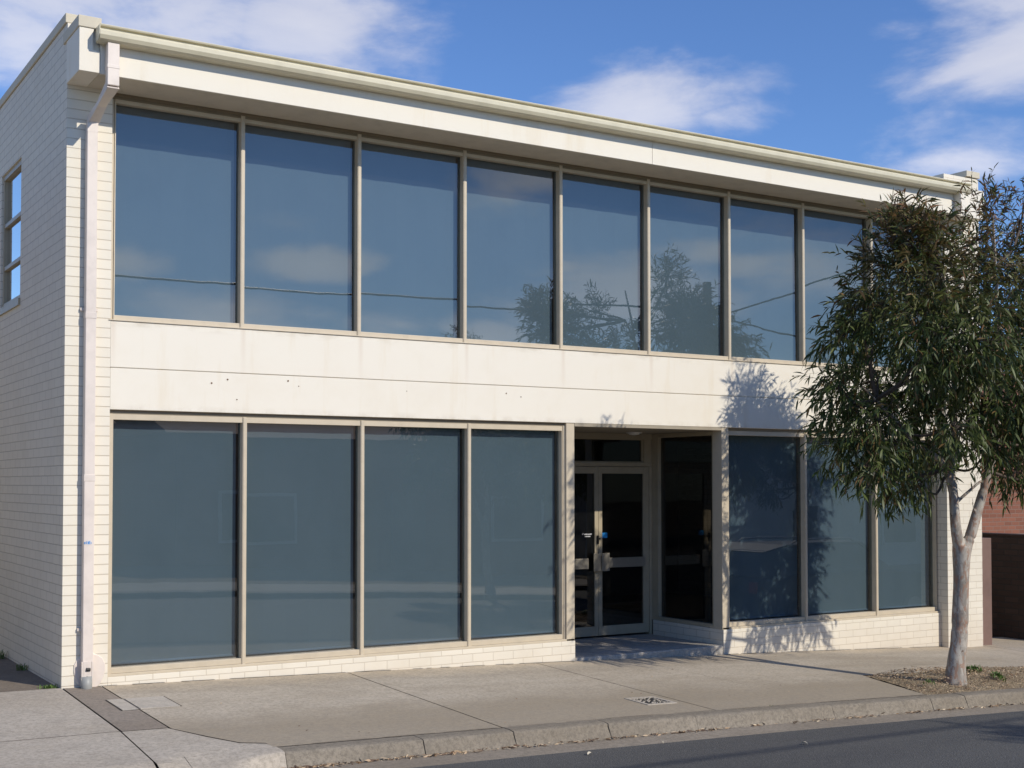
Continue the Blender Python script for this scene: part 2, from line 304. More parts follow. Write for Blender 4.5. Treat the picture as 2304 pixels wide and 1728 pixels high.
# ------------------------------------------------------------------ ground levels
def g(x):
    t = x-.8
    if t <= 0: return -.186-.012*t
    if t > 14: return -.186-.0235*14-.001*196-.05*(t-14)*math.exp(-(t-14)/25)
    return -.186-.0235*t-.001*t*t
def sm(a, b, x): t = min(1, max(0, (x-a)/(b-a))); return t*t*(3-2*t)
def H(x, y):
    h = g(x)+.025*min(max(y, -3.35), 0)
    return h-.092*(1-sm(.95, 1.62, x))*(1-sm(-3.34, -2.7-.38*(1-sm(.72, 1.05, x)), y))
def slab(mb_pts, name, mat, z=0., step=.5, hf=H, bump=None, kind='structure', mi=None):
    bm = bmesh.new()
    for poly in mb_pts:
        vs = [bm.verts.new((x, y, 0)) for x, y in poly]; bm.faces.new(vs)
    xs = [v.co.x for v in bm.verts]; ys = [v.co.y for v in bm.verts]
    def cut(lo, hi, ax, st):
        c = lo+st
        while c < hi:
            no = (1, 0, 0) if ax == 0 else (0, 1, 0); co = (c, 0, 0) if ax == 0 else (0, c, 0)
            bmesh.ops.bisect_plane(bm, geom=bm.verts[:]+bm.edges[:]+bm.faces[:], plane_co=co, plane_no=no, dist=1e-5); c += st
    cut(math.floor(min(xs)), max(xs), 0, step if max(xs)-min(xs) < 30 else 2.); cut(math.floor(min(ys)), max(ys), 1, step if max(ys)-min(ys) < 15 else 2.)
    for v in bm.verts: v.co.z = hf(v.co.x, v.co.y)+z+(bump(v.co.x, v.co.y) if bump else 0)
    bmesh.ops.triangulate(bm, faces=[f for f in bm.faces if len(f.verts) > 4])
    bmesh.ops.recalc_face_normals(bm, faces=bm.faces)
    for f in bm.faces:
        if f.normal.z < 0: f.normal_flip()
    me = bpy.data.meshes.new(name); bm.to_mesh(me); bm.free(); me.materials.append(mat)
    o = link(name, me)
    if kind: o['kind'] = kind
    return o
ROADZ = -.116
def HR(x, y):                                     # road and gutter pan level
    base = g(x)+.025*-3.05+ROADZ
    if y > -3.42: return base-.012*(-3.07-y)/.35
    t = min(1, (-3.42-y)/7.2); return base-.012+.055*math.sin(math.pi*t)
def HO(x, y): return g(x)-.05+.012*(-y-10.9)       # far footpath

slab([[(-300, 300), (-300, -300), (300, -300), (300, 300)]], 'ground', M['soil'], 0, 10, lambda x, y: -4.0 if abs(x) > 80 or abs(y) > 80 else min(g(x), g(x))-.55)
J = .006
slab([[(.815, -.0), (1.14-J, 0), (1.14-J, -1.965), (.79, -1.965)]], 'pavement', M['strip'])
slab([[(1.14+J, 0), (3.49-J, 0), (3.49-J, -2.8915), (1.60, -2.8915), (1.60, -2.74), (1.44, -2.66), (1.30, -2.37), (1.14+J, -2.0)]], 'pavement', M['concrete'])
slab([[(3.49+J, 0), (5.67-J, 0), (5.67-J, -2.8915), (3.49+J, -2.8915)]], 'pavement', M['concrete'])
slab([[(5.67+J, 0), (12.9-J, 0), (12.9-J, -1.76), (8.72, -1.73), (8.36, -2.8915), (5.67+J, -2.8915)]], 'pavement', M['concrete'])
slab([[(12.9+J, .9), (45, .9), (45, -1.76), (12.9+J, -1.76)]], 'pavement', M['concrete'])
slab([[(.785, -1.98), (1.125, -1.98), (1.285, -2.385), (1.43, -2.68), (1.59, -2.76), (1.62, -2.8915), (.955, -2.8915), (.955, -3.33), (.705, -3.33)]], 'driveway', M['drive'], 0, .12)
slab([[(-14, -1.955), (.775, -1.955), (.80, -.005), (.80, .02), (-14, .02)]], 'driveway', M['drive'])
slab([[(-14, -3.33), (.695, -3.33), (.775, -1.967), (-14, -1.967)]], 'driveway', M['drive'], 0, .2)
slab([[(-14, .035), (.795, .035), (.795, 40), (-14, 40)]], 'lane', M['lane'], -.006, .5, lambda x, y: g(x)+.01*min(y, 6)*0)
slab([[(-14, .3), (.6, .3), (.6, -2.4), (-14, -2.4)], [(.6, .0), (1.8, .0), (1.8, -1.9), (.6, -1.9)], [(1.8, 0), (45, .0), (45, -2.93), (1.8, -2.93)]], 'ground_base', M['joint'], -.014)
tag(slab([[(-2, -1.9), (1.8, -1.9), (1.8, -2.93), (-2, -2.93)]], 'wing_bed', M['joint'], -.03, .1), kind='structure')
bpy.data.objects['ground_base'].name = 'footpath_bed'
slab([[(-60, -3.06), (-60, -3.40), (60, -3.40), (60, -3.06)]], 'gutter_pan', M['pan'], 0, .5, HR)
slab([[(-60, -3.395), (-60, -10.9), (60, -10.9), (60, -3.395)]], 'road', M['asphalt'], .006, .6, HR)
def HR2(x, y): return HR(x, -10.89)
slab([[(-60, -10.9), (-60, -11.2), (60, -11.2), (60, -10.9)]], 'far_kerb', M['pan'], .11, 1, HR2)
slab([[(-60, -11.2), (-60, -13.2), (60, -13.2), (60, -11.2)]], 'far_footpath', M['drive'], .115, 1, HR2)
slab([[(-60, -13.2), (-60, -19), (60, -19), (60, -13.2)]], 'far_verge', M['soil'], .10, 1, HR2)

def build_kerb():                                  # kerb stones, each a stretch of concrete with a cracked joint between
    mb = MB(); js = [.955, 1.625, 2.71, 3.50, 4.40, 5.31, 6.92, 8.24, 8.74, 9.9, 11.3, 12.6, 14, 15.5, 17, 19, 21.5, 24, 27, 30, 34, 38, 44]
    for a, b in zip(js, js[1:]):
        n = max(2, int((b-a)/.07)); dz = random.uniform(-.004, .004) if a > 1 else 0; dy = random.uniform(-.006, .006) if a > 1 else 0
        rows = []
        for i in range(n+1):
            x = a+.003+(b-a-.006)*i/n; edge = min(i, n-i)*(b-a)/n
            ero = .004*max(0, math.sin(x*2.1+1.3*math.sin(x*.9)))+(.005 if edge < .02 else 0)+random.uniform(0, .003)
            if 4.15 < x < 4.40 or 3.35 < x < 3.5: ero += random.uniform(.004, .016)
            t = H(x, -2.9)+dz; tf = H(x, -3.04)+dz; bt = HR(x, -3.09)-.004
            prof = [(-2.892, t), (-2.98, (t+tf)/2), (-3.038-dy, tf-.001-ero*.3), (-3.052+ero*.6-dy, tf-.006-ero*.5), (-3.060+ero-dy, tf-.022-ero*.4), (-3.075+ero*.8-dy, (tf+bt)/2), (-3.085-dy, min(tf-.036, bt+.02)), (-3.10-dy, bt)]
            kk = 1-sm(.955, 1.55, x)
            if kk > 0:
                pr = []
                for i2, (p, q) in enumerate(prof):
                    p2 = p-.235*kk*max(0, (i2-1)/6); pr.append((p2, q+(H(x, p2)+.002-0-q)*kk))
                prof = pr
            rows.append([(x, p, q) for p, q in prof])
        k = len(mb.v); m_ = len(rows[0])
        for r in rows: mb.v += r
        for i in range(n):
            for j in range(m_-1): mb.f.append((k+i*m_+j, k+i*m_+j+1, k+(i+1)*m_+j+1, k+(i+1)*m_+j)); mb.m.append(1 if a < 1 else 0)
        for r_ in (rows[0], rows[-1]): mb.poly(r_+[(r_[0][0], -2.892, r_[-1][2])])
    o = mb.build('kerb', [M['kerb'], M['drive']], smooth=True); o['kind'] = 'structure'
    for p_ in o.data.polygons:
        if len(p_.vertices) > 4: p_.use_smooth = False
    kb = MB().box(.7, -3.07, -2, 44, -2.93, -.9); 
    bed = slab([[(1.62, -2.9), (44, -2.9), (44, -3.045), (1.62, -3.045)]], 'kerb_bed', M['joint'], -.045)
build_kerb()
def hump(x, y):
    d = math.hypot((x-9.35)/1.1, (y+2.5)/.75); e = min(max((y+2.89)/.25, 0), 1)*min(max((-1.75-y)/.15, 0), 1)*min(1, max(0, (x-8.3+(y+2.9)*-.3)/.35))
    rnd = .012*math.sin(x*17+3*math.sin(y*13))+.010*math.sin(y*23+x*11)
    return -.004+(.085*math.exp(-d*d*.8)+.018+rnd)*e
slab([[(8.36, -2.89), (8.72, -1.73), (12.9, -1.76), (45, -1.76), (45, -2.89)]], 'tree_pit', M['soil'], 0, .07 if False else .12, H, hump)

def ribbon(mb, pts, w=.006, z=.003, hf=H):         # thin cracks drawn as strips just above the slab
    for (x0, y0), (x1, y1) in zip(pts, pts[1:]):
        d = Vector((x1-x0, y1-y0)); n = Vector((-d.y, d.x)).normalized()*w/2
        mb.poly([(x0+n.x, y0+n.y, hf(x0, y0)+z), (x1+n.x, y1+n.y, hf(x1, y1)+z), (x1-n.x, y1-n.y, hf(x1, y1)+z), (x0-n.x, y0-n.y, hf(x0, y0)+z)])
def crack(x0, y0, x1, y1, n=12, amp=.02):
    out = []
    for i in range(n+1):
        t = i/n; out.append((x0+(x1-x0)*t+random.uniform(-amp, amp), y0+(y1-y0)*t+random.uniform(-amp, amp)*.5))
    return out
mb = MB()
ribbon(mb, crack(6.9, -.55, 6.95, -1.9, 14, .025), .003); ribbon(mb, crack(9.6, -1.2, 10.4, -1.3, 8, .02), .005); ribbon(mb, crack(4.5, -2.87, 5.0, -2.88, 8, .008), .006)
for a in np.arange(1.9, 12, .55): ribbon(mb, crack(a, -2.884, a+.45, -2.886, 6, .006), .004)
o = mb.build('pavement_cracks', M['joint']); o['kind'] = 'structure'
mb = MB()                                          # dirt gathered where the walls meet the pavement
for a, b in ((.82, 6.17), (8.29, 12.05)):
    x = a
    while x < b:
        l = random.uniform(.04, .16); w = random.uniform(.006, .02)
        if random.random() < .8: ribbon(mb, [(x, -w/2-.001), (min(b, x+l), -w/2-.001)], w, .0035)
        x += l
o = mb.build('wall_foot_dirt', M['joint']); tag(o, kind='structure')

# ------------------------------------------------------------------ the office building
B = empty('office_building', (6.5, 4.5, -.3), 'cream two storey office block with long bands of tinted windows above the pavement', 'building')
def part(mb, name, mat, parent=B, bevel=0, smooth=False): return mb.build(name, mat, parent, smooth, bevel)
ZS = 5.07
# side wall with a window opening
mb = MB()
SWx0, SWx1 = .80, 1.03
wy0, wy1, wz0, wz1 = 1.93, 2.95, 3.43, 4.85
mb.box(SWx0, .0, -1.2, SWx1, wy0, 5.612); mb.box(SWx0, wy1, -1.2, SWx1, 13, 5.612); mb.box(SWx0, wy0, -1.2, SWx1, wy1, wz0); mb.box(SWx0, wy0, wz1, SWx1, wy1, 5.612)
mb.box(12.51, .232, -1.6, 12.745, 13, 5.66); mb.box(1.03, 12.77, -1.2, 12.51, 13, 5.5)
part(mb, 'brick_wall', M['brickX'])
mb = MB(); mb.box(1.031, .002, -1.2, 1.192, .23, 5.065); part(mb, 'pillar', M['brickP'])
mb = MB(); mb.box(.8005, -.0025, -.6, 1.192, .0, 5.60); part(mb, 'pillar_face', M['brickP'])
mb = MB(); mb.box(12.055, -.115, -1.6, 12.747, .231, 5.69); part(mb, 'pillar', M['brickY'])
mb = MB(); mb.box(12.0535, -.112, -1.6, 12.0545, .12, 5.66); part(mb, 'pillar_return', M['brickX'])
mb = MB().box(1.193, .0, -.7, 6.182, .24, -.123); part(mb, 'plinth', M['brickY'], bevel=.004)
mb = MB().box(8.285, .0, -.9, 12.052, .24, -.133); part(mb, 'plinth', M['brickY'], bevel=.004)
mb = MB().box(8.284, .243, -.9, 8.5, 1.33, -.133); part(mb, 'plinth', M['brickX'], bevel=.004)
mb = MB().box(5.95, .243, -.9, 6.181, 1.33, -.133); part(mb, 'plinth', M['brickX'], bevel=.004)
# spandrel band with a groove, slab behind it
mb = MB().box(1.193, 0, 2.611, 12.053, .22, 3.024).box(1.193, 0, 2.235, 12.053, .22, 2.603).box(1.2, .012, 2.6, 12.05, .2, 2.615); part(mb, 'spandrel', M['render'], bevel=.004)
mb = MB().box(1.04, .23, 2.45, 12.5, 12.7, 2.9); part(mb, 'floor_slab', M['inside'])
mb = MB().box(1.04, .25, -.9, 6.15, 12.7, -.32).box(6.15, 1.45, -.9, 12.5, 12.7, -.32).box(8.52, .25, -.9, 12.5, 1.44, -.325); part(mb, 'inner_floor', M['carpet'])
mb = MB().box(1.04, 6, -.3, 12.5, 6.1, 2.44).box(1.04, 6, 2.91, 12.5, 6.1, 5.0); part(mb, 'inner_wall', M['inside'])
# roof overhang
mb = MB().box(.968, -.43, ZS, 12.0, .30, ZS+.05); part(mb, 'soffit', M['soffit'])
mb = MB().box(1.035, .2, ZS+.055, 12.5, 12.76, ZS+.3); part(mb, 'roof', M['pvc'])
mb = MB().box(.969, -.457, ZS-.004, 6.9, -.431, 5.40).box(6.904, -.457, ZS-.004, 11.83, -.431, 5.40); part(mb, 'fascia', M['render'], bevel=.003)
mb = MB().box(.985, -.43, 5.36, 11.9, .3, 5.41); part(mb, 'roof_edge', M['gutter'])
mb = MB(); prof = [(.792, ZS), (.967, ZS), (.967, 5.25), (.909, 5.262), (.907, 5.40), (.915, 5.442), (.792, 5.442)]
mb.prism(prof, lambda a, b: (a, -.4575, b), lambda a, b: (a, -.003, b)); mb.box(.85, -.425, 5.08, .99, -.01, 5.435); part(mb, 'end_block', M['render'], bevel=.004)
mb = MB().box(.782, -.468, 5.443, .975, .1, 5.541); part(mb, 'coping', M['coping'], bevel=.006)
mb = MB().box(11.835, -.565, ZS, 11.93, -.0, 5.42).box(11.93, -.40, ZS, 12.5, -.118, 5.45); part(mb, 'end_block', M['render'], bevel=.004)
mb = MB().box(.782, .002, 5.616, 1.05, 13.02, 5.70); part(mb, 'coping', M['coping'], bevel=.006)
mb = MB().box(12.49, -.135, 5.70, 12.76, 13.02, 5.785).box(12.50, .235, 5.40, 12.52, 12.9, 5.70); part(mb, 'coping', M['coping'], bevel=.006)
# gutter
gp = [(-.458, 5.318), (-.555, 5.318), (-.585, 5.332), (-.602, 5.362), (-.604, 5.395), (-.592, 5.412), (-.572, 5.418), (-.570, 5.430), (-.598, 5.434), (-.603, 5.444), (-.596, 5.452), (-.57, 5.452), (-.458, 5.455)]
mb = MB().prism(gp, lambda a, b: (.931, a, b), lambda a, b: (12.02, a, b)); G_ = part(mb, 'gutter', M['gutter'])
mb = MB().prism([(-.461, 5.322), (-.555, 5.322), (-.60, 5.362), (-.60, 5.44), (-.461, 5.44)], lambda a, b: (.925, a, b), lambda a, b: (.9305, a, b)); part(mb, 'gutter_cap', M['gutter'], G_)
# roof flashing line behind the gutter
mb = MB().prism([(-.456, 5.45), (-.456, 5.475), (-.1, 5.50), (-.1, 5.47)], lambda a, b: (1.0, a, b), lambda a, b: (12.04, a, b)); part(mb, 'flashing', M['gutter'])
# downpipe
DP = part(MB().box(1.004, -.56, 4.955, 1.104, -.485, 5.317), 'downpipe', M['pipe'], bevel=.005)
prof = [(1.004, 0), (1.104, 0), (1.104, 1), (1.004, 1)]
mb = MB()
A = [(1.004, -.56, 4.955), (1.104, -.56, 4.955), (1.104, -.485, 4.985), (1.004, -.485, 4.985)]
C_ = [(.957, -.088, 4.80), (1.049, -.088, 4.80), (1.049, -.012, 4.70), (.957, -.012, 4.70)]
C2 = [(.957, -.088, 4.66), (1.049, -.088, 4.66), (1.049, -.012, 4.66), (.957, -.012, 4.66)]
A2 = [(1.004, -.56, 4.93), (1.104, -.56, 4.93), (1.104, -.485, 4.99), (1.004, -.485, 4.99)]
for P_, Q_ in ((A2, C_), (C_, C2)):
    for i in range(4): j = (i+1) % 4; mb.poly([P_[i], P_[j], Q_[j], Q_[i]])
mb.poly(A2); mb.poly(C2)
part(mb, 'elbow', M['pipe'], DP)
part(MB().box(.956, -.087, .02, 1.047, -.010, 4.68), 'lower_pipe', M['pipe'], DP, bevel=.006)
for q in ((.953, -.090, 3.02, 1.050, -.009, 3.075), (.953, -.090, 1.60, 1.050, -.009, 1.657), (1.001, -.563, 5.10, 1.107, -.482, 5.13)): part(MB().box(*q), 'pipe_collar', M['pipe'], DP, bevel=.003)
for z_ in (3.09, .30): part(MB().box(.925, -.03, z_, 1.075, -.006, z_+.025), 'pipe_strap', M['pipe'], DP)
# rough mortar patch and terracotta boot at the pipe foot
mb = MB(); n = 18; pts = []
for i in range(n):
    t = 2*math.pi*i/n; pts.append((1.035+.135*math.cos(t)*(1+.06*math.sin(3*t)), -.055+.165*math.sin(t)*(1+.05*math.cos(2*t))))
mb.prism(pts, lambda a, b: (a, -.014, b), lambda a, b: (a, -.001, b)); part(mb, 'mortar_patch', M['pipe'], DP, bevel=.006)
part(MB().tube([(.995, -.075, -.25), (.995, -.073, -.17), (.992, -.068, -.09)], [.047, .047, .052], 16), 'pipe_boot', M['pvc'], DP, smooth=True)
mb = MB()
for k in range(7):
    x = .952+k*.014+random.uniform(-.002, .002); mb.box(x-.006, -.094, -.10+random.uniform(-.025, .02), x+.008, -.080, .04)
part(mb, 'broken_shoe', M['pipe'], DP)
part(MB().tube([(.985, -.096, -.028), (1.02, -.0965, -.03)], [.016, .015], 10), 'pipe_hole', M['black'], DP)
mb = MB()
for k, (w_, h_) in enumerate(((.008, .018), (.005, .024), (.010, .022), (.006, .026), (.004, .016))): mb.box(.962+k*.014, -.0895, 1.055, .962+k*.014+w_, -.0882, 1.055+h_)
part(MB().box(.985, -.0885, 1.05, 1.018, -.0872, 1.085), 'sticker', M['pale_print'], DP); part(mb, 'sticker_print', M['blue'], DP)

# ------------------------------------------------------------------ windows
YF = .04
def ring(x0, x1, z0, z1, wl, wr, wb, wt, y0, y1, ax='y'):
    mb = MB(); P4 = [(x0, z0), (x1, z0), (x1, z1), (x0, z1)]; Q4 = [(x0+wl, z0+wb), (x1-wr, z0+wb), (x1-wr, z1-wt), (x0+wl, z1-wt)]
    f = (lambda a, y, b: (a, y, b)) if ax == 'y' else (lambda a, y, b: (y, a, b))
    mb.v = [f(a, y0, b) for a, b in P4]+[f(a, y0, b) for a, b in Q4]+[f(a, y1, b) for a, b in P4]+[f(a, y1, b) for a, b in Q4]
    for i in range(4):
        j = (i+1) % 4; mb.f += [(i, j, 4+j, 4+i), (8+i, 12+i, 12+j, 8+j), (i, 8+i, 8+j, j), (4+i, 4+j, 12+j, 12+i)]; mb.m += [0]*4
    return mb
def window(x0, x1, z0, z1, blind=True, left_open=False, low=False, yf=YF, glass='glass', label=None):
    top, bot = (.052, .05) if low else (.035, .05)
    mb = ring(x0+.012, x1-.012, z0, z1, .010, .010, bot, top, yf+.004, yf+.10)
    w = part(mb, 'window', M['frame'], bevel=.002)
    if label: w['label'] = label
    ta, tb = random.uniform(-.004, .004), random.uniform(-.004, .004)
    part(MB().poly([(x0, yf+.065-ta-tb, z0+.04), (x1, yf+.065+ta-tb, z0+.04), (x1, yf+.065+ta+tb, z1-top+.01), (x0, yf+.065-ta+tb, z1-top+.01)]), 'pane', M[glass], w)
    if blind:
        xa, xb = x0+.004, x1-.045
        mb = MB(); n = 10; zb = z0+(.075 if low else .052)
        for i in range(n):
            xq, xr = xa+(xb-xa)*i/n, xa+(xb-xa)*(i+1)/n; s0 = .0025*math.sin(i*1.7+x0*3); s1 = .0025*math.sin((i+1)*1.7+x0*3)
            mb.poly([(xq, yf+.115+s0, zb), (xr, yf+.115+s1, zb), (xr, yf+.115+s1, z1), (xq, yf+.115+s0, z1)])
        bl = part(mb, 'blind', M['blind'], w)
        if low: part(MB().tube([(xa, yf+.115, zb-.004), (xb, yf+.115, zb-.004)], .013, 8), 'blind_rail', M['rail'], w, smooth=True)
    return w
def mullion(x, z0, z1, w=.040, yf=YF, name='mullion', d=.10):
    mb = MB().box(x-w/2, yf-.004, z0, x+w/2, yf+d, z1); mb.box(x-w/2+.006, yf-.008, z0+.002, x+w/2-.006, yf-.003, z1-.002)
    return part(mb, name, M['frame'], bevel=.0015)
k = 1.00346; xo = .0063
UX = [1.215+1.204*i for i in range(10)]; UX[-1] = 12.05
for i in range(9): window(UX[i], UX[i+1], 3.030, 5.02)
for x in UX[1:-1]: mullion(x, 3.028, 5.045)
mullion(1.209, 3.028, 5.045, .036, .06)
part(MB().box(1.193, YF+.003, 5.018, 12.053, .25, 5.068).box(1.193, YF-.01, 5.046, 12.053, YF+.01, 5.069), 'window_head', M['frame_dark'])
part(MB().box(1.175, -.012, 3.0245, 12.053, .30, 3.034), 'window_sill', M['frame'], bevel=.002)
LXa = [1.213, 2.453, 3.664, 4.880, 6.062]
for i in range(4): window(LXa[i], LXa[i+1], -.100, 2.20, True, low=True)
for x in LXa[1:-1]: mullion(x, -.105, 2.20)
mullion(1.211, -.118, 2.2, .036)
part(MB().box(6.055, YF-.004, -.12, 6.075, .15, 2.205), 'mullion', M['frame'])
LXb = [8.395, 9.655, 10.895, 12.045]
for i in range(3): window(LXb[i], LXb[i+1], -.108, 2.20, True, low=True)
for x in LXb[1:-1]: mullion(x, -.115, 2.20)
part(MB().box(1.193, YF-.03, -.1225, 6.182, .24, -.101).box(8.285, YF-.03, -.1325, 12.052, .24, -.109), 'window_sill', M['frame'], bevel=.002)
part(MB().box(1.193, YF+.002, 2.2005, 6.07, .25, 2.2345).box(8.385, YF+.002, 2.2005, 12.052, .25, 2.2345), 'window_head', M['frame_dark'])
# entry recess
part(MB().box(6.076, YF-.03, -.122, 6.182, .17, 2.2345), 'entry_post', M['frame'], bevel=.003)
part(MB().box(8.279, YF-.03, -.132, 8.384, .17, 2.2345), 'entry_post', M['frame'], bevel=.003)
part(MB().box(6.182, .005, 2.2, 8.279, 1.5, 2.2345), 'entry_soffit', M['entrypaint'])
part(MB().box(6.1835, .003, -.9, 8.2835, 1.44, -.312), 'entry_step', M['step'], bevel=.012)
L_ = part(MB().tube([(7.75, 1.0, 2.199), (7.75, 1.0, 2.187)], [.10, .095], 24), 'ceiling_lamp', M['lamp'], smooth=False)
part(MB().tube([(7.75, 1.0, 2.188), (7.75, 1.0, 2.172), (7.75, 1.0, 2.165)], [.075, .06, .02], 24), 'lamp_shade', M['lamp'], L_)
YD = 1.36
def sidewin(x, name='side_window'):
    s = 1 if x > 7 else -1; mb = MB(); xa, xb = sorted((x, x+s*.09)); xc, xd = sorted((x+s*.002, x+s*.085))
    mb = ring(.171, 1.355, -.132, 2.199, .03, .128, .047, .05, xa, xb, 'x')
    w = part(mb, 'window', M['frame_shade'], bevel=.002); w['label'] = 'dark clear window along the side of the entry'
    xg = x+s*.05; part(MB().poly([(xg, .18, -.1), (xg, 1.3, -.1), (xg, 1.3, 2.17), (xg, .18, 2.17)]), 'pane', M['glass_in'], w)
sidewin(8.292); sidewin(6.172)
mb = MB().box(6.182, YD-.01, 1.79, 8.31, YD+.09, 1.84).box(6.182, YD-.01, 2.135, 8.31, YD+.09, 2.199).box(8.252, YD-.0105, -.312, 8.2905, YD+.09, 1.789).box(8.172, YD-.008, 1.841, 8.2905, YD+.09, 2.134).box(6.182, YD-.0105, -.312, 6.69, YD+.09, 1.789).box(6.182, YD-.008, 1.841, 6.69, YD+.09, 2.134)
part(mb, 'door_frame', M['frame_shade'], bevel=.002)
tw = part(ring(6.691, 8.171, 1.8405, 2.1345, .014, .014, .014, .014, YD+.02, YD+.06), 'transom_window', M['frame_shade']); part(MB().poly([(6.69, YD+.04, 1.85), (8.172, YD+.04, 1.85), (8.172, YD+.04, 2.13), (6.69, YD+.04, 2.13)]), 'pane', M['glass_in'], tw)
def door(x0, x1, meet):
    s0, s1 = (.055, .085) if meet == 'L' else (.085, .055)
    mb = MB().box(x0, YD, -.285, x0+s0, YD+.045, 1.784).box(x1-s1, YD, -.285, x1, YD+.045, 1.784).box(x0+s0, YD+.001, 1.70, x1-s1, YD+.044, 1.784).box(x0+s0, YD+.001, -.285, x1-s1, YD+.044, -.17)
    d = part(mb, 'door', M['frame_shade'], bevel=.002)
    part(MB().poly([(x0+.03, YD+.02, -.2), (x1-.03, YD+.02, -.2), (x1-.03, YD+.02, 1.72), (x0+.03, YD+.02, 1.72)]), 'pane', M['glass_in'], d)
    return d
dl = door(6.695, 7.469, 'R'); dr = door(7.473, 8.249, 'L')
part(MB().box(7.609, YD-.012, .541, 8.19, YD-.002, .662), 'push_rail', M['steel'], dr, bevel=.002)
part(MB().box(6.74, YD-.012, .537, 7.315, YD-.002, .662), 'push_rail', M['steel'], dl, bevel=.002)
part(MB().box(7.489, YD-.05, .505, 7.605, YD-.042, .724).box(7.50, YD-.042, .60, 7.52, YD-.001, .62), 'handle', M['steel'], dr, bevel=.002)
part(MB().box(7.365, YD-.05, .505, 7.476, YD-.042, .724).box(7.44, YD-.042, .60, 7.46, YD-.001, .62), 'handle', M['steel'], dl, bevel=.002)
part(MB().box(7.444, YD-.02, .835, 7.466, YD-.001, .94).tube([(7.474, YD-.025, .90), (7.474, YD-.001, .90)], .012, 10), 'lock', M['black'], dl)
part(MB().box(7.530, YD+.012, .908, 7.612, YD+.016, .972), 'sticker', M['blue'], dr)
mb = MB()
x = 7.262
for k_, w_ in enumerate((.010, .007, .012, .009, .006, .012, .008, .010, .009)): mb.box(x, YD+.012, .948+random.uniform(0, .004), x+w_, YD+.015, .968-random.uniform(0, .006)); x += w_+.004
x = 7.275
for k_, w_ in enumerate((.008, .008, .010, .006, .011, .009, .007)): mb.box(x, YD+.012, .925, x+w_, YD+.015, .938); x += w_+.004
mb.poly([(7.236, YD+.012, .95), (7.256, YD+.012, .972), (7.250, YD+.012, .974), (7.232, YD+.012, .958)])
part(mb, 'printed_sign', M['pale_print'], dl)
# side window
W = part(MB().box(.82, wy0+.001, wz0, .89, wy1-.001, wz0+.05).box(.82, wy0+.001, wz1-.05, .89, wy1-.001, wz1).box(.822, wy0+.001, wz0+.05, .888, wy0+.05, wz1-.05).box(.822, wy1-.05, wz0+.05, .888, wy1-.001, wz1-.05).box(.826, wy0+.05, 3.835, .884, wy1-.05, 3.875).box(.826, wy0+.05, 4.29, .884, wy1-.05, 4.33).box(.75+.03, wy0-.02, wz0-.07, .82, wy1+.02, wz0-.002), 'window', M['frame_shade'])
W['label'] = 'small three light window in the shaded side wall'
for a, b in ((wz0+.05, 3.835), (3.875, 4.29), (4.33, wz1-.05)): part(MB().poly([(.855, wy0+.05, a), (.855, wy1-.05, a), (.855, wy1-.05, b), (.855, wy0+.05, b)]), 'pane', M['glass_side'], W)
# little bolts and rust marks on the spandrel
for x, z, r in ((2.116, 2.505, .008), (2.268, 2.544, .008), (2.865, 2.556, .008), (2.973, 2.51, .005), (2.359, 2.361, .006), (5.306, 2.526, .007), (5.488, 2.495, .006), (4.132, 2.506, .004)):
    part(MB().tube([(x, .004, z), (x, -.004, z)], r, 8), 'bolt', M['rust'])

# ------------------------------------------------------------------ leaves, tree
LOBES = [(7.96, -3.1, 3.89, 0.33), (7.93, -2.8, 3.7, 0.29), (8.4, -3.05, 3.7, 0.35), (7.91, -3.2, 4.06, 0.23), (7.78, -3.05, 3.99, 0.19), (8.16, -2.35, 3.24, 0.3), (7.65, -2.5, 3.01, 0.22), (7.79, -2.75, 3.3, 0.27), (9.51, -1.75, 3.49, 0.44), (8.14, -3.15, 2.98, 0.42), (7.64, -2.45, 2.53, 0.24), (7.65, -2.35, 2.3, 0.19), (8.54, -2.05, 2.64, 0.36), (7.84, -2.75, 2.17, 0.31), (7.73, -2.5, 1.96, 0.24), (7.77, -2.75, 1.74, 0.21), (8.53, -2.35, 1.59, 0.2), (8.99, -2.25, 2.5, 0.4), (9.6, -1.9, 2.01, 0.33), (8.52, -2.7, 1.57, 0.16), (8.19, -2.6, 1.97, 0.28), (9.75, -2.55, 4.51, 0.27), (8.87, -3.15, 4.0, 0.24), (9.9, -2.85, 4.34, 0.25), (10.05, -2.85, 4.68, 0.17), (9.74, -2.35, 3.73, 0.39), (10.21, -2.5, 3.94, 0.35), (9.35, -3.25, 3.49, 0.38), (8.48, -3.4, 2.93, 0.4), (10.14, -2.6, 3.05, 0.45), (9.1, -2.95, 2.51, 0.41), (9.26, -3.3, 2.41, 0.4), (8.39, -3.25, 2.12, 0.23), (10.64, -2.15, 2.12, 0.36), (10.15, -2.6, 1.71, 0.24), (9.14, -3.05, 1.92, 0.18), (10.35, -2.95, 4.08, 0.41), (10.86, -2.75, 3.47, 0.48), (10.33, -3.05, 2.69, 0.47), (10.74, -2.7, 2.1, 0.37), (11.03, -3.0, 3.07, 0.39), (10.86, -2.5, 1.71, 0.22), (9.97, -2.1, 3.48, 0.4), (10.08, -1.7, 2.83, 0.41)]
TB = Vector((9.147, -2.6, -.47))
def norm(a): return a/np.maximum(np.linalg.norm(a, axis=1, keepdims=True), 1e-6)
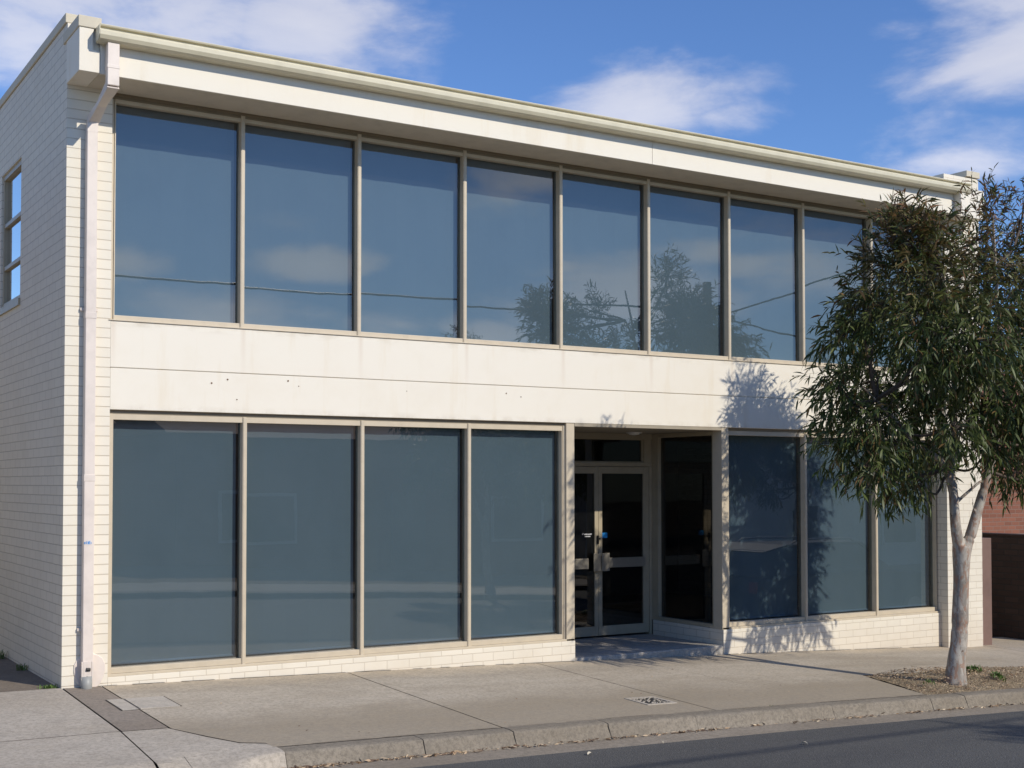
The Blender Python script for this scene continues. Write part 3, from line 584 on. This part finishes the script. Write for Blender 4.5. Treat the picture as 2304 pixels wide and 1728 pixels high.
def leaves(name, P, Dr, Ln, Wd, tone, mat, droop=.42):
    n = len(P); S = 4; side = norm(np.cross(Dr, norm(rng.normal(size=(n, 3))))); pts = []; p = P.copy(); d = Dr.copy(); prof = [.25, 1., .85, .02, 0]
    V = np.zeros((n, S*2, 3))
    for i in range(S):
        w = (Wd*[.18, 1., .8, .06][i]/2)[:, None]; V[:, i*2] = p-side*w; V[:, i*2+1] = p+side*w
        p = p+d*(Ln/(S-1))[:, None]; d = norm(d+np.array([0, 0, -1])*droop*.5+side*0)
    base = (np.arange(n)*S*2)[:, None, None]; q = np.array([[0, 1, 3, 2], [2, 3, 5, 4], [4, 5, 7, 6]])[None]+base
    me = bpy.data.meshes.new(name); me.vertices.add(n*S*2); me.vertices.foreach_set('co', V.reshape(-1)); F = q.reshape(-1, 4)
    me.loops.add(F.size); me.loops.foreach_set('vertex_index', F.reshape(-1).astype(np.int32)); me.polygons.add(len(F))
    me.polygons.foreach_set('loop_start', np.arange(0, F.size, 4, dtype=np.int32)); me.polygons.foreach_set('loop_total', np.full(len(F), 4, dtype=np.int32))
    me.update(calc_edges=True); me.validate()
    ca = me.color_attributes.new('tone', 'FLOAT_COLOR', 'POINT'); T = np.ones((n, S*2, 4), np.float32); T[:, :, :3] = tone[:, None, :]; ca.data.foreach_set('color', T.reshape(-1))
    me.materials.append(mat); return me
def crown_mesh():
    Ps, Ds, Ls, Ts = [], [], [], []
    c = np.array([9.15, -2.6, 2.9]); twigs = []
    for (x, y, z, r) in LOBES:
        o = np.array([x, y, z]); thin = z > 4.15
        ns = int((116 if not thin else 76)*(r/.35)**2.3)
        u = norm(rng.normal(size=(ns, 3))); rad = r*rng.uniform(.1, 1.0, ns)**.75
        s0 = o+u*rad[:, None]*np.array([1, 1, 1.05])
        outw = norm(s0-c); dirs = norm(u*.7+outw*.55+rng.normal(size=(ns, 3))*.35+np.array([0, 0, .35 if z > 3.8 else -.25]))
        tl = rng.uniform(.14, .30, ns)
        for a, d, l in zip(s0, dirs, tl): twigs.append((a-d*.1, a+d*l*.5+np.array([0, 0, -.01]), a+d*l+np.array([0, 0, -.05*l/.3])))
        for j in range(9):
            t = (j+rng.uniform(0, 1, ns))/9; p = s0+dirs*(tl*t)[:, None]; p[:, 2] -= .05*t*t
            dd = norm(dirs*.75+rng.normal(size=(ns, 3))*.55+np.array([0, 0, -.55 if z < 3.7 else -.10]))
            Ps.append(p); Ds.append(dd); Ls.append(rng.uniform(.075, .15, ns)*(.8 if z > 3.9 else 1))
            hi = np.clip((p[:, 2]-3.0)/1.4, 0, 1); redz = np.clip(hi*rng.uniform(-.2, 1.0, ns)*(1.0 if y < -2.2 else .6), 0, 1)**1.2
            redz = np.maximum(redz*.95, (rng.uniform(size=ns) > .93)*.5)
            Ts.append(np.stack([rng.uniform(size=ns)**1.5, rng.uniform(size=ns), redz], 1))
    P = np.concatenate(Ps); D_ = np.concatenate(Ds); L = np.concatenate(Ls); T = np.concatenate(Ts)
    return P-np.array(TB), D_, L, T, twigs
P, D_, L, T, twigs = crown_mesh()
print('leaves', len(P))
crown_me = leaves('crown', P, D_, L, L*rng.uniform(.12, .19, len(L)), T, M['leaf'])
def smooth_path(pts, n=5):
    pts = [np.array(p, float) for p in pts]; out = []
    for i in range(len(pts)-1):
        p0, p1, p2, p3 = pts[max(i-1, 0)], pts[i], pts[i+1], pts[min(i+2, len(pts)-1)]
        for j in range(n):
            t = j/n; out.append(.5*((2*p1)+(-p0+p2)*t+(2*p0-5*p1+4*p2-p3)*t*t+(-p0+3*p1-3*p2+p3)*t**3))
    out.append(pts[-1]); return out
tree = empty('street_tree', TB, 'pale barked gum tree with a forked trunk and drooping dark leaves, growing by the kerb', 'tree', 'gum trees planted along the street')
def loc(ps): return [(p[0]-TB.x, p[1]-TB.y, p[2]-TB.z) for p in ps]
def stem(mb, pts, r0_, r1_, n=14, seg=6, wob=.0):
    ps = smooth_path(pts, seg); m_ = len(ps); rad = [r0_+(r1_-r0_)*(i/(m_-1)) for i in range(m_)]
    ps = [np.array(p)+rng.normal(size=3)*wob for p in ps]; mb.tube(loc(ps), rad, n)
mb = MB()
base = [(9.13, -2.6, -.62), (9.14, -2.6, -.50), (9.15, -2.6, -.40), (9.17, -2.6, -.22), (9.209, -2.6, -.04), (9.245, -2.6, .46), (9.262, -2.6, .93)]
ps = smooth_path(base, 5); m_ = len(ps); rad = []
for i, p in enumerate(ps):
    z = p[2]; rad.append(.083+.030*math.exp(-(z+.47)*7 if z > -.47 else 0)+.014*max(0, .2-z)*.5-.004*max(0, z)+.002*math.sin(z*9)+(.012*sm(.6, .9, z)))
mb.tube(loc(ps), rad, 18)
stem(mb, [(9.25, -2.6, .72), (9.225, -2.59, .95), (9.197, -2.58, 1.151), (9.205, -2.55, 1.473), (9.235, -2.5, 1.752), (9.296, -2.5, 2.079), (9.36, -2.45, 2.552), (9.258, -2.5, 3.2), (9.009, -2.6, 3.821)], .068, .014)
stem(mb, [(9.265, -2.6, .72), (9.32, -2.615, .93), (9.377, -2.63, 1.056), (9.485, -2.66, 1.38), (9.582, -2.7, 1.705), (9.63, -2.75, 2.031), (9.64, -2.8, 2.447), (9.50, -2.9, 3.079), (9.40, -2.95, 3.796), (9.3, -3, 4.323)], .070, .012)
stem(mb, [(9.205, -2.53, 1.5), (9.17, -2.5, 1.70), (9.03, -2.5, 1.843), (8.579, -2.6, 1.972), (8.265, -2.65, 2.188), (7.896, -2.7, 2.395), (7.5, -2.9, 2.5)], .040, .010)
stem(mb, [(9.22, -2.55, 1.36), (9.30, -2.62, 1.46), (9.40, -2.68, 1.56), (9.50, -2.66, 1.60)], .020, .014)
stem(mb, [(9.44, -2.65, 1.27), (9.39, -2.66, 1.30), (9.36, -2.67, 1.36), (9.345, -2.68, 1.43)], .012, .006)
tr = mb.build('trunk', M['bark'], tree, smooth=True, world=False)
rm = tr.modifiers.new('remesh', 'REMESH'); rm.mode = 'VOXEL'; rm.voxel_size = .011; rm.use_smooth_shade = True
sm_ = tr.modifiers.new('smooth', 'SMOOTH'); sm_.factor = .5; sm_.iterations = 4
mb = MB(); trunkpts = [(9.235, -2.5, 1.752), (9.296, -2.5, 2.079), (9.36, -2.45, 2.552), (9.258, -2.5, 3.2), (9.009, -2.6, 3.821), (9.582, -2.7, 1.705), (9.63, -2.75, 2.031), (9.64, -2.8, 2.447), (9.50, -2.9, 3.079), (9.40, -2.95, 3.796), (8.579, -2.6, 1.972), (8.265, -2.65, 2.188), (7.896, -2.7, 2.395)]
for (x, y, z, r) in LOBES:
    o = np.array([x, y, z]); best = min(trunkpts, key=lambda q: np.linalg.norm(np.array(q)-o)+(2. if q[2] > z+.2 else 0)); q = np.array(best); mid = (q+o)/2+np.array([0, 0, -.06])+rng.normal(size=3)*.06
    stem(mb, [q, mid, o, o+norm((o-q)[None])[0]*r*.7], .017, .004, 6, 4, .006)
    for _ in range(5):
        u = norm(rng.normal(size=(1, 3)))[0]; stem(mb, [o-u*.05, o+u*r*.45+rng.normal(size=3)*.03, o+u*r*.95], .007, .002, 4, 2)
for a, b, c in twigs[::2]: mb.tube(loc([a, b, c]), [.003, .0022, .0012], 3, cap=False)
mb.build('branches', M['twig'], tree, smooth=True, world=False)
link('crown', crown_me, tree, world=False)
def copy_tree(o, parent=None):
    c = o.copy(); COL.objects.link(c)
    if parent is not None: c.parent = parent
    for ch in list(o.children):
        d = ch.copy(); COL.objects.link(d); d.parent = c
    return c
for (x, y, z, s, rz, lab) in ((12.1, -11.3, -.62, 1.02, 200, 'bushy gum tree reflected left of the tallest tree in the upper windows'), (14.4, -11.6, -.85, 1.06, 250, 'tallest gum tree reflected in the upper windows, across the road'),
                              (20.9, -11.6, -.95, 1.12, 20, 'gum tree reflected far to the right in the upper windows')):
    c = copy_tree(tree); c.location = (x, y, z); c.scale = (s, s, s); c.rotation_euler = (0, 0, R(rz)); c['label'] = lab

# ------------------------------------------------------------------ litter, grass, covers
def scatter(name, n, fx, fy, hf, ln, mat, label, cat, kind='stuff', flatness=.12, tone=None):
    X = fx(n); Y = fy(n, X); Z = np.array([hf(a, b) for a, b in zip(X, Y)])+rng.uniform(.004, .014, n)
    an = rng.uniform(0, 2*math.pi, n); D = norm(np.stack([np.cos(an), np.sin(an)*.7, rng.normal(size=n)*flatness], 1)); Ln = rng.uniform(ln[0], ln[1], n)
    T = rng.uniform(size=(n, 3)) if tone is None else tone(n)
    me = leaves(name, np.stack([X, Y, Z], 1), D, Ln, Ln*rng.uniform(.12, .3, n), T, mat, 0.0)
    # turn the blades flat: side vector horizontal
    return tag(link(name, me), label, cat, kind=kind)
cl = [1.7, 1.85, 2.4, 2.6, 3.0, 3.4, 3.8, 4.2, 4.4, 4.8, 5.0, 1.75, 2.0, 2.15, 2.75, 2.85, 3.2, 3.6, 4.05, 4.6, 5.2, 5.35, 5.5, 5.9, 6.5, 6.7, 7.1, 7.3, 7.9, 8.1, 8.35, 8.6, 9.0, 9.2, 9.6, 10]
scatter('leaf_litter', 850, lambda n: rng.choice(cl, n)+rng.normal(size=n)*.11, lambda n, X: -3.098-np.abs(rng.normal(size=n))*.016, lambda a, b: HR(a, b), (.015, .06), M['dry'], 'line of dry brown leaves lying in the gutter along the kerb', 'leaf litter')
scatter('mulch', 9500, lambda n: 8.3+rng.uniform(0, 3.4, n), lambda n, X: rng.uniform(-2.88, -1.78, n)+0*X, lambda a, b: (H(a, b)+hump(a, b)) if (b < -1.8 and (a-8.36) > (b+2.885)*.31) else H(a, b)-.03, (.008, .034), M['dry'], 'pale bark chips and dead leaves covering the soil round the tree', 'mulch', flatness=.25)
scatter('pavement_litter', 70, lambda n: rng.uniform(1.3, 9, n), lambda n, X: rng.uniform(-2.8, -.15, n), H, (.008, .03), M['dry'], 'tiny dry scraps scattered over the concrete pavement', 'leaf litter')
def single_leaf(x, y, s, rz, road, lab):
    me = bpy.data.meshes.new('fallen_leaf'); bm = bmesh.new(); n = 6; rows = []
    for i in range(n+1):
        t = i/n; w = .5*s*math.sin(math.pi*min(.98, t*.9+.08))**.8*.55; zz = .012*math.sin(t*3)+.004
        rows.append([bm.verts.new(((t-.5)*s, -w, zz+.006)), bm.verts.new(((t-.5)*s, 0, zz)), bm.verts.new(((t-.5)*s, w, zz+.008))])
    for a, b in zip(rows, rows[1:]):
        for j in range(2): bm.faces.new((a[j], a[j+1], b[j+1], b[j]))
    bm.to_mesh(me); bm.free(); me.materials.append(flat('dead_leaf', (.62, .55, .42), .7)); o = link('fallen_leaf', me)
    o.location = (x, y, (HR(x, y)+.008 if road else H(x, y)+.003)); o.rotation_euler = (0, 0, R(rz)); tag(o, lab, 'leaf', 'dead leaves lying on the road')
single_leaf(3.84, -3.58, .055, 20, True, 'pale dead leaf on the asphalt, leftmost of those on the road')
single_leaf(4.66, -3.42, .035, 70, True, 'small pale dead leaf on the asphalt close to the gutter edge')
single_leaf(5.66, -3.97, .05, 120, True, 'pale dead leaf on the asphalt, right one beyond the drain cover')
def tuft(x, y, n, h, r, lab, name='grass_tuft', dz=0):
    mb = MB()
    for _ in range(n):
        a = random.uniform(0, 2*math.pi); q = random.uniform(0, r); px, py = x+q*math.cos(a), y+q*math.sin(a)*.7; z = H(px, py) if y < 0 else g(px); z += dz+(hump(px, py) if 8.4 < px < 12 and y < -1.8 else 0)-.01
        b = random.uniform(0, 2*math.pi); hh = h*random.uniform(.4, 1); lean = hh*random.uniform(.3, 1.1); w = .004
        d = (math.cos(b), math.sin(b)); s = (-d[1]*w, d[0]*w)
        p1 = (px+d[0]*lean*.4, py+d[1]*lean*.4, z+hh*.7); p2 = (px+d[0]*lean, py+d[1]*lean, z+hh*.75)
        mb.poly([(px-s[0], py-s[1], z), (px+s[0], py+s[1], z), (p1[0]+s[0], p1[1]+s[1], p1[2]), (p1[0]-s[0], p1[1]-s[1], p1[2])]); mb.poly([(p1[0]-s[0], p1[1]-s[1], p1[2]), (p1[0]+s[0], p1[1]+s[1], p1[2]), p2])
    o = mb.build(name, M['grass']); return tag(o, lab, 'grass', 'small grass tufts by the walls and kerb')
tuft(9.85, -2.25, 110, .10, .13, 'green grass tuft behind the mulch, right of the gum tree trunk')
tuft(9.75, -2.66, 110, .07, .11, 'flat green grass patch nearest the right edge beside the kerb')
tuft(8.72, -2.62, 40, .04, .07, 'tiny green weed in the mulch in front of the trunk')
tuft(.72, .10, 80, .05, .10, 'green grass tuft at the foot of the brick corner')
tuft(.74, 1.35, 24, .12, .05, 'dark weed sprig against the side wall, middle one in the shade')
tuft(.74, 2.3, 24, .14, .05, 'dark weed sprig against the side wall, farthest into the shade')
tuft(6.35, -2.88, 22, .02, .05, 'tiny moss clump on the pavement joint behind the kerb')
# utility plates and drain
def plate(x0, y0, x1, y1, name, lab):
    mb = MB(); z = lambda x, y: H(x, y)
    for f in (0,):
        t = .006; mb.v += [(x0, y0, z(x0, y0)-.01), (x1, y0, z(x1, y0)-.01), (x1, y1, z(x1, y1)-.01), (x0, y1, z(x0, y1)-.01), (x0, y0, z(x0, y0)+t), (x1, y0, z(x1, y0)+t), (x1, y1, z(x1, y1)+t), (x0, y1, z(x0, y1)+t)]
        for f in ((0, 1, 2, 3), (4, 5, 6, 7), (0, 1, 5, 4), (1, 2, 6, 5), (2, 3, 7, 6), (3, 0, 4, 7)): mb.f.append(f); mb.m.append(0)
    o = mb.build(name, M['plate']); mb2 = MB(); e = .008
    return tag(o, lab, 'access cover')
plate(1.005, -1.19, 1.132, -.70, 'access_cover', 'narrow pale concrete access cover left of the pavement joint')
plate(1.150, -1.175, 1.475, -.70, 'access_cover', 'square pale concrete access cover right of the pavement joint')
mb = MB(); ribbon(mb, [(.999, -1.2), (.999, -.69)], .01, .004); ribbon(mb, [(1.483, -1.18), (1.483, -.69)], .012, .004); ribbon(mb, [(1.0, -1.197), (1.48, -1.183)], .006, .004); o = mb.build('cover_joint', M['joint']); o['kind'] = 'structure'
dz = lambda x, y: H(x, y)
D0 = empty('drain_cover', (5.40, -2.31, H(5.4, -2.31)), 'square cast iron service cover with mottled top set in the pavement', 'drain cover')
def dbox(x0, y0, x1, y1, za, zb): 
    m_ = MB(); m_.v += [(x0, y0, dz(x0, y0)+za), (x1, y0, dz(x1, y0)+za), (x1, y1, dz(x1, y1)+za), (x0, y1, dz(x0, y1)+za), (x0, y0, dz(x0, y0)+zb), (x1, y0, dz(x1, y0)+zb), (x1, y1, dz(x1, y1)+zb), (x0, y1, dz(x0, y1)+zb)]
    for f in ((0, 1, 2, 3), (4, 5, 6, 7), (0, 1, 5, 4), (1, 2, 6, 5), (2, 3, 7, 6), (3, 0, 4, 7)): m_.f.append(f); m_.m.append(0)
    return m_
def join(ms):
    a = MB()
    for m_ in ms: k_ = len(a.v); a.v += m_.v; a.f += [tuple(i+k_ for i in f) for f in m_.f]; a.m += m_.m
    return a
x0, x1, y0, y1 = 5.235, 5.565, -2.49, -2.14; e = .035
join([dbox(x0, y0, x1, y0+e, -.01, .006), dbox(x0, y1-e, x1, y1, -.01, .006), dbox(x0, y0+e, x0+e, y1-e, -.01, .006), dbox(x1-e, y0+e, x1, y1-e, -.01, .006)]).build('cover_frame', M['plate'], D0)
ms = [dbox(x0+e, y0+e, x1-e, y1-e, -.01, .001)]
for i in range(9):
    for j in range(10):
        if random.random() < .55:
            a, b = x0+e+.008+i*.0285, y0+e+.008+j*.0275; ms.append(dbox(a, b, a+random.uniform(.010, .022), b+random.uniform(.010, .020), .0012, .0055))
dc = join(ms); dc.m = [0]*6+[1]*(len(dc.f)-6); dc.build('cover_lid', [M['iron'], M['plate']], D0)

# ------------------------------------------------------------------ neighbours on the right
mb = MB().box(12.762, .02, -1.0, 13.11, .34, .83)
tag(mb.build('rendered_post', M['brown'], bevel=.006), 'brown rendered post standing against the right end of the office', 'post')
fb = MB().box(14.45, -.02, -1.4, 14.68, 9.5, .80).box(14.44, -.03, .80, 14.69, 9.5, .83)
tag(fb.build('brick_fence', M['darkbrick']), 'dark brown brick side fence across the gap, in deep shade', 'fence')
fb = MB().box(13.112, 2.0, -1.1, 14.44, 2.06, .81)
for i in range(9): fb.box(13.118+i*.14, 1.985, -.78, 13.245+i*.14, 1.997, .80)
tag(fb.build('timber_gate', M['shadewood']), 'timber paling gate toned dark for shade between brown post and brick fence', 'gate')  # the shade of the gap is put into the gate's colour
nb = empty('brick_house', (18, 9, -.9), 'red brick neighbouring building seen behind the tree at the right edge', 'building')
MB().box(13.4, 6.0, -1.5, 24, 13, 3.1).build('wall', M['redbrick'], nb)
MB().prism([(5.6, 3.1), (9.5, 4.6), (13.4, 3.1)], lambda a, b: (13.0, a, b), lambda a, b: (24.5, a, b)).build('roof', M['tile'], nb)
wn = MB().box(17.0, 5.95, .6, 18.4, 5.99, 1.9).build('window', M['pale'], nb); MB().box(17.08, 5.93, .68, 18.32, 5.945, 1.82).build('pane', M['glass_in'], wn)
MB().tube([(17.2+.2, 5.93, -1), (17.4, 5.93, 3.0)], .04, 8).build('downpipe', M['pvc'], nb)
MB().tube([(16.6, 5.93, -1), (16.6, 5.93, 3.0)], .05, 8).build('downpipe', M['greenpipe'], nb)

lb = empty('bounce_block', (-4.5, 7, -.2), 'unseen cream block across the lane, added to bounce light onto the side wall', 'building')
MB().box(-9, .5, -.5, -3.2, 15, 4.6).build('wall', M['bouncewall'], lb); MB().box(-9.2, .3, 4.6, -3.0, 15.2, 4.75).build('roof', M['tile'], lb)  # unseen block, added to cut sky fill and bounce warm light
# ------------------------------------------------------------------ across the road (seen in the panes)
def house(x0, x1, y, hz, wallm, lab):
    b = empty('house', ((x0+x1)/2, y, -1), lab, 'house', 'houses across the road'); z0 = g(x0)-.6
    MB().box(x0, y-8, z0, x1, y, hz).build('wall', wallm, b)
    MB().prism([(y+.5, hz), (y-4, hz+1.5), (y-8.5, hz)], lambda a, c: (x0-.4, a, c), lambda a, c: (x1+.4, a, c)).build('roof', M['tile'], b)
    n = 3
    for i in range(n):
        cx = x0+(x1-x0)*(i+.5)/n
        if i == 1:
            d = MB().box(cx-.5, y+.003, z0+.2, cx+.5, y+.06, z0+2.3).build('door', M['wood'], b); continue
        w = MB().box(cx-.9, y+.003, z0+1, cx+.9, y+.06, z0+2.3).build('window', M['pale'], b); MB().box(cx-.82, y+.061, z0+1.08, cx+.82, y+.07, z0+2.22).build('pane', M['carglass'], w)
for x0, x1, hz, mt, lab in ((-6, 6, 2.9, M['pale'], 'pale weatherboard house across the road, leftmost in the window reflections'), (8, 20, 2.7, M['redbrick'], 'red brick house across the road behind the reflected gum trees'), (22, 36, 2.8, M['pale'], 'pale house across the road, rightmost in the window reflections')):
    house(x0, x1, -19.5, hz, mt, lab)
pole = empty('utility_pole', (19.0, -12.3, -.7), 'dark timber power pole across the road carrying the reflected cables', 'pole')
MB().tube([(19.0, -12.3, -.8), (19.0, -12.3, 6.4)], [.15, .11], 12).build('pole_shaft', M['wood'], pole, smooth=True)
MB().box(18.4, -12.45, 5.72, 19.6, -12.36, 5.82).build('crossarm', M['wood'], pole)
def cable(a, b, sag, lab):
    pts = [tuple(a[i]+(b[i]-a[i])*t/20-(sag*4*(t/20)*(1-t/20) if i == 2 else 0) for i in range(3)) for t in range(21)]
    tag(MB().tube(pts, .022, 5).build('overhead_cable', M['wire'], smooth=True), lab, 'cable', 'overhead cables above the street')
cable((-12, -12.35, 5.7), (19.0, -12.35, 5.75), .35, 'long dark overhead cable reflected across the upper windows')
cable((19.0, -12.35, 5.75), (34, -12.35, 4.9), .3, 'overhead cable running right of the power pole, lower one in the reflection')
cable((19.0, -12.35, 5.75), (25, -3.0, 9.0), .2, 'service cable rising to the right in the reflection')

# parked car on the near side, beyond the right edge of the picture
def car():
    c = empty('parked_car', (14.6, -4.35, HR(14.6, -4.3)), 'dark blue parked wagon with roof rails, reflected in the dark ground floor window', 'car')
    z = HR(14.6, -4.3); L0 = 12.3
    prof = [(0, .35), (-.02, .6), (.08, .88), (.35, .98), (.62, 1.40), (1.1, 1.47), (2.4, 1.46), (3.15, 1.02), (4.15, .88), (4.42, .62), (4.45, .35), (4.2, .25), (.2, .25)]
    def at(y): return lambda a, b: (L0+a, y, z+b)
    body = MB()
    body.prism([(a, min(b, .98) if b < 1.2 else .98) for a, b in prof if b < 1.2 or True][:0] or [(0, .3), (-.02, .6), (.03, .97), (.35, .98), (3.15, 1.0), (4.15, .88), (4.42, .62), (4.45, .35), (4.2, .25), (.2, .25)], at(-5.2), at(-3.5)); MBo = body.build('body', M['carpaint'], c, bevel=.05)
    cab = MB(); lo = [(.05, .97), (.24, 1.38), (.7, 1.46), (2.4, 1.45), (3.15, .97)]
    cab.prism(lo, lambda a, b: (L0+a, -5.15+(b-.97)*.3, z+b), lambda a, b: (L0+a, -3.55-(b-.97)*.3, z+b)); cab.build('cabin', M['carglass'], c, bevel=.02)
    MB().prism([(.2, 1.37), (.7, 1.475), (2.42, 1.465), (2.7, 1.30), (2.6, 1.29), (2.35, 1.43), (.7, 1.44), (.28, 1.35)], lambda a, b: (L0+a, -5.05, z+b), lambda a, b: (L0+a, -3.65, z+b)).build('roof', M['carpaint'], c, bevel=.01)
    for y in (-4.98, -3.72): MB().tube([(L0+.8, y, z+1.45), (L0+.95, y, z+1.53), (L0+2.2, y, z+1.52), (L0+2.35, y, z+1.45)], .018, 6).build('roof_rail', M['rim'], c)
    for x in (.85, 3.55):
        for y0_, y1_ in ((-5.22, -5.02), (-3.68, -3.48)):
            t = MB().tube([(L0+x, y0_, z+.32), (L0+x, y1_, z+.32)], .32, 24).build('wheel', M['tyre'], c)
            yy = y0_-.004 if y0_ < -4 else y1_+.004; MB().tube([(L0+x, yy, z+.32), (L0+x, (y0_+y1_)/2, z+.32)], .2, 16).build('rim', M['rim'], t)
    for y in (-5.1, -3.75): MB().box(L0-.03, y, z+.72, L0+.1, y+.16, z+.9).build('tail_light', M['red'], c); MB().box(L0+4.33, y, z+.62, L0+4.44, y+.2, z+.76).build('headlight', M['lens'], c)
car()
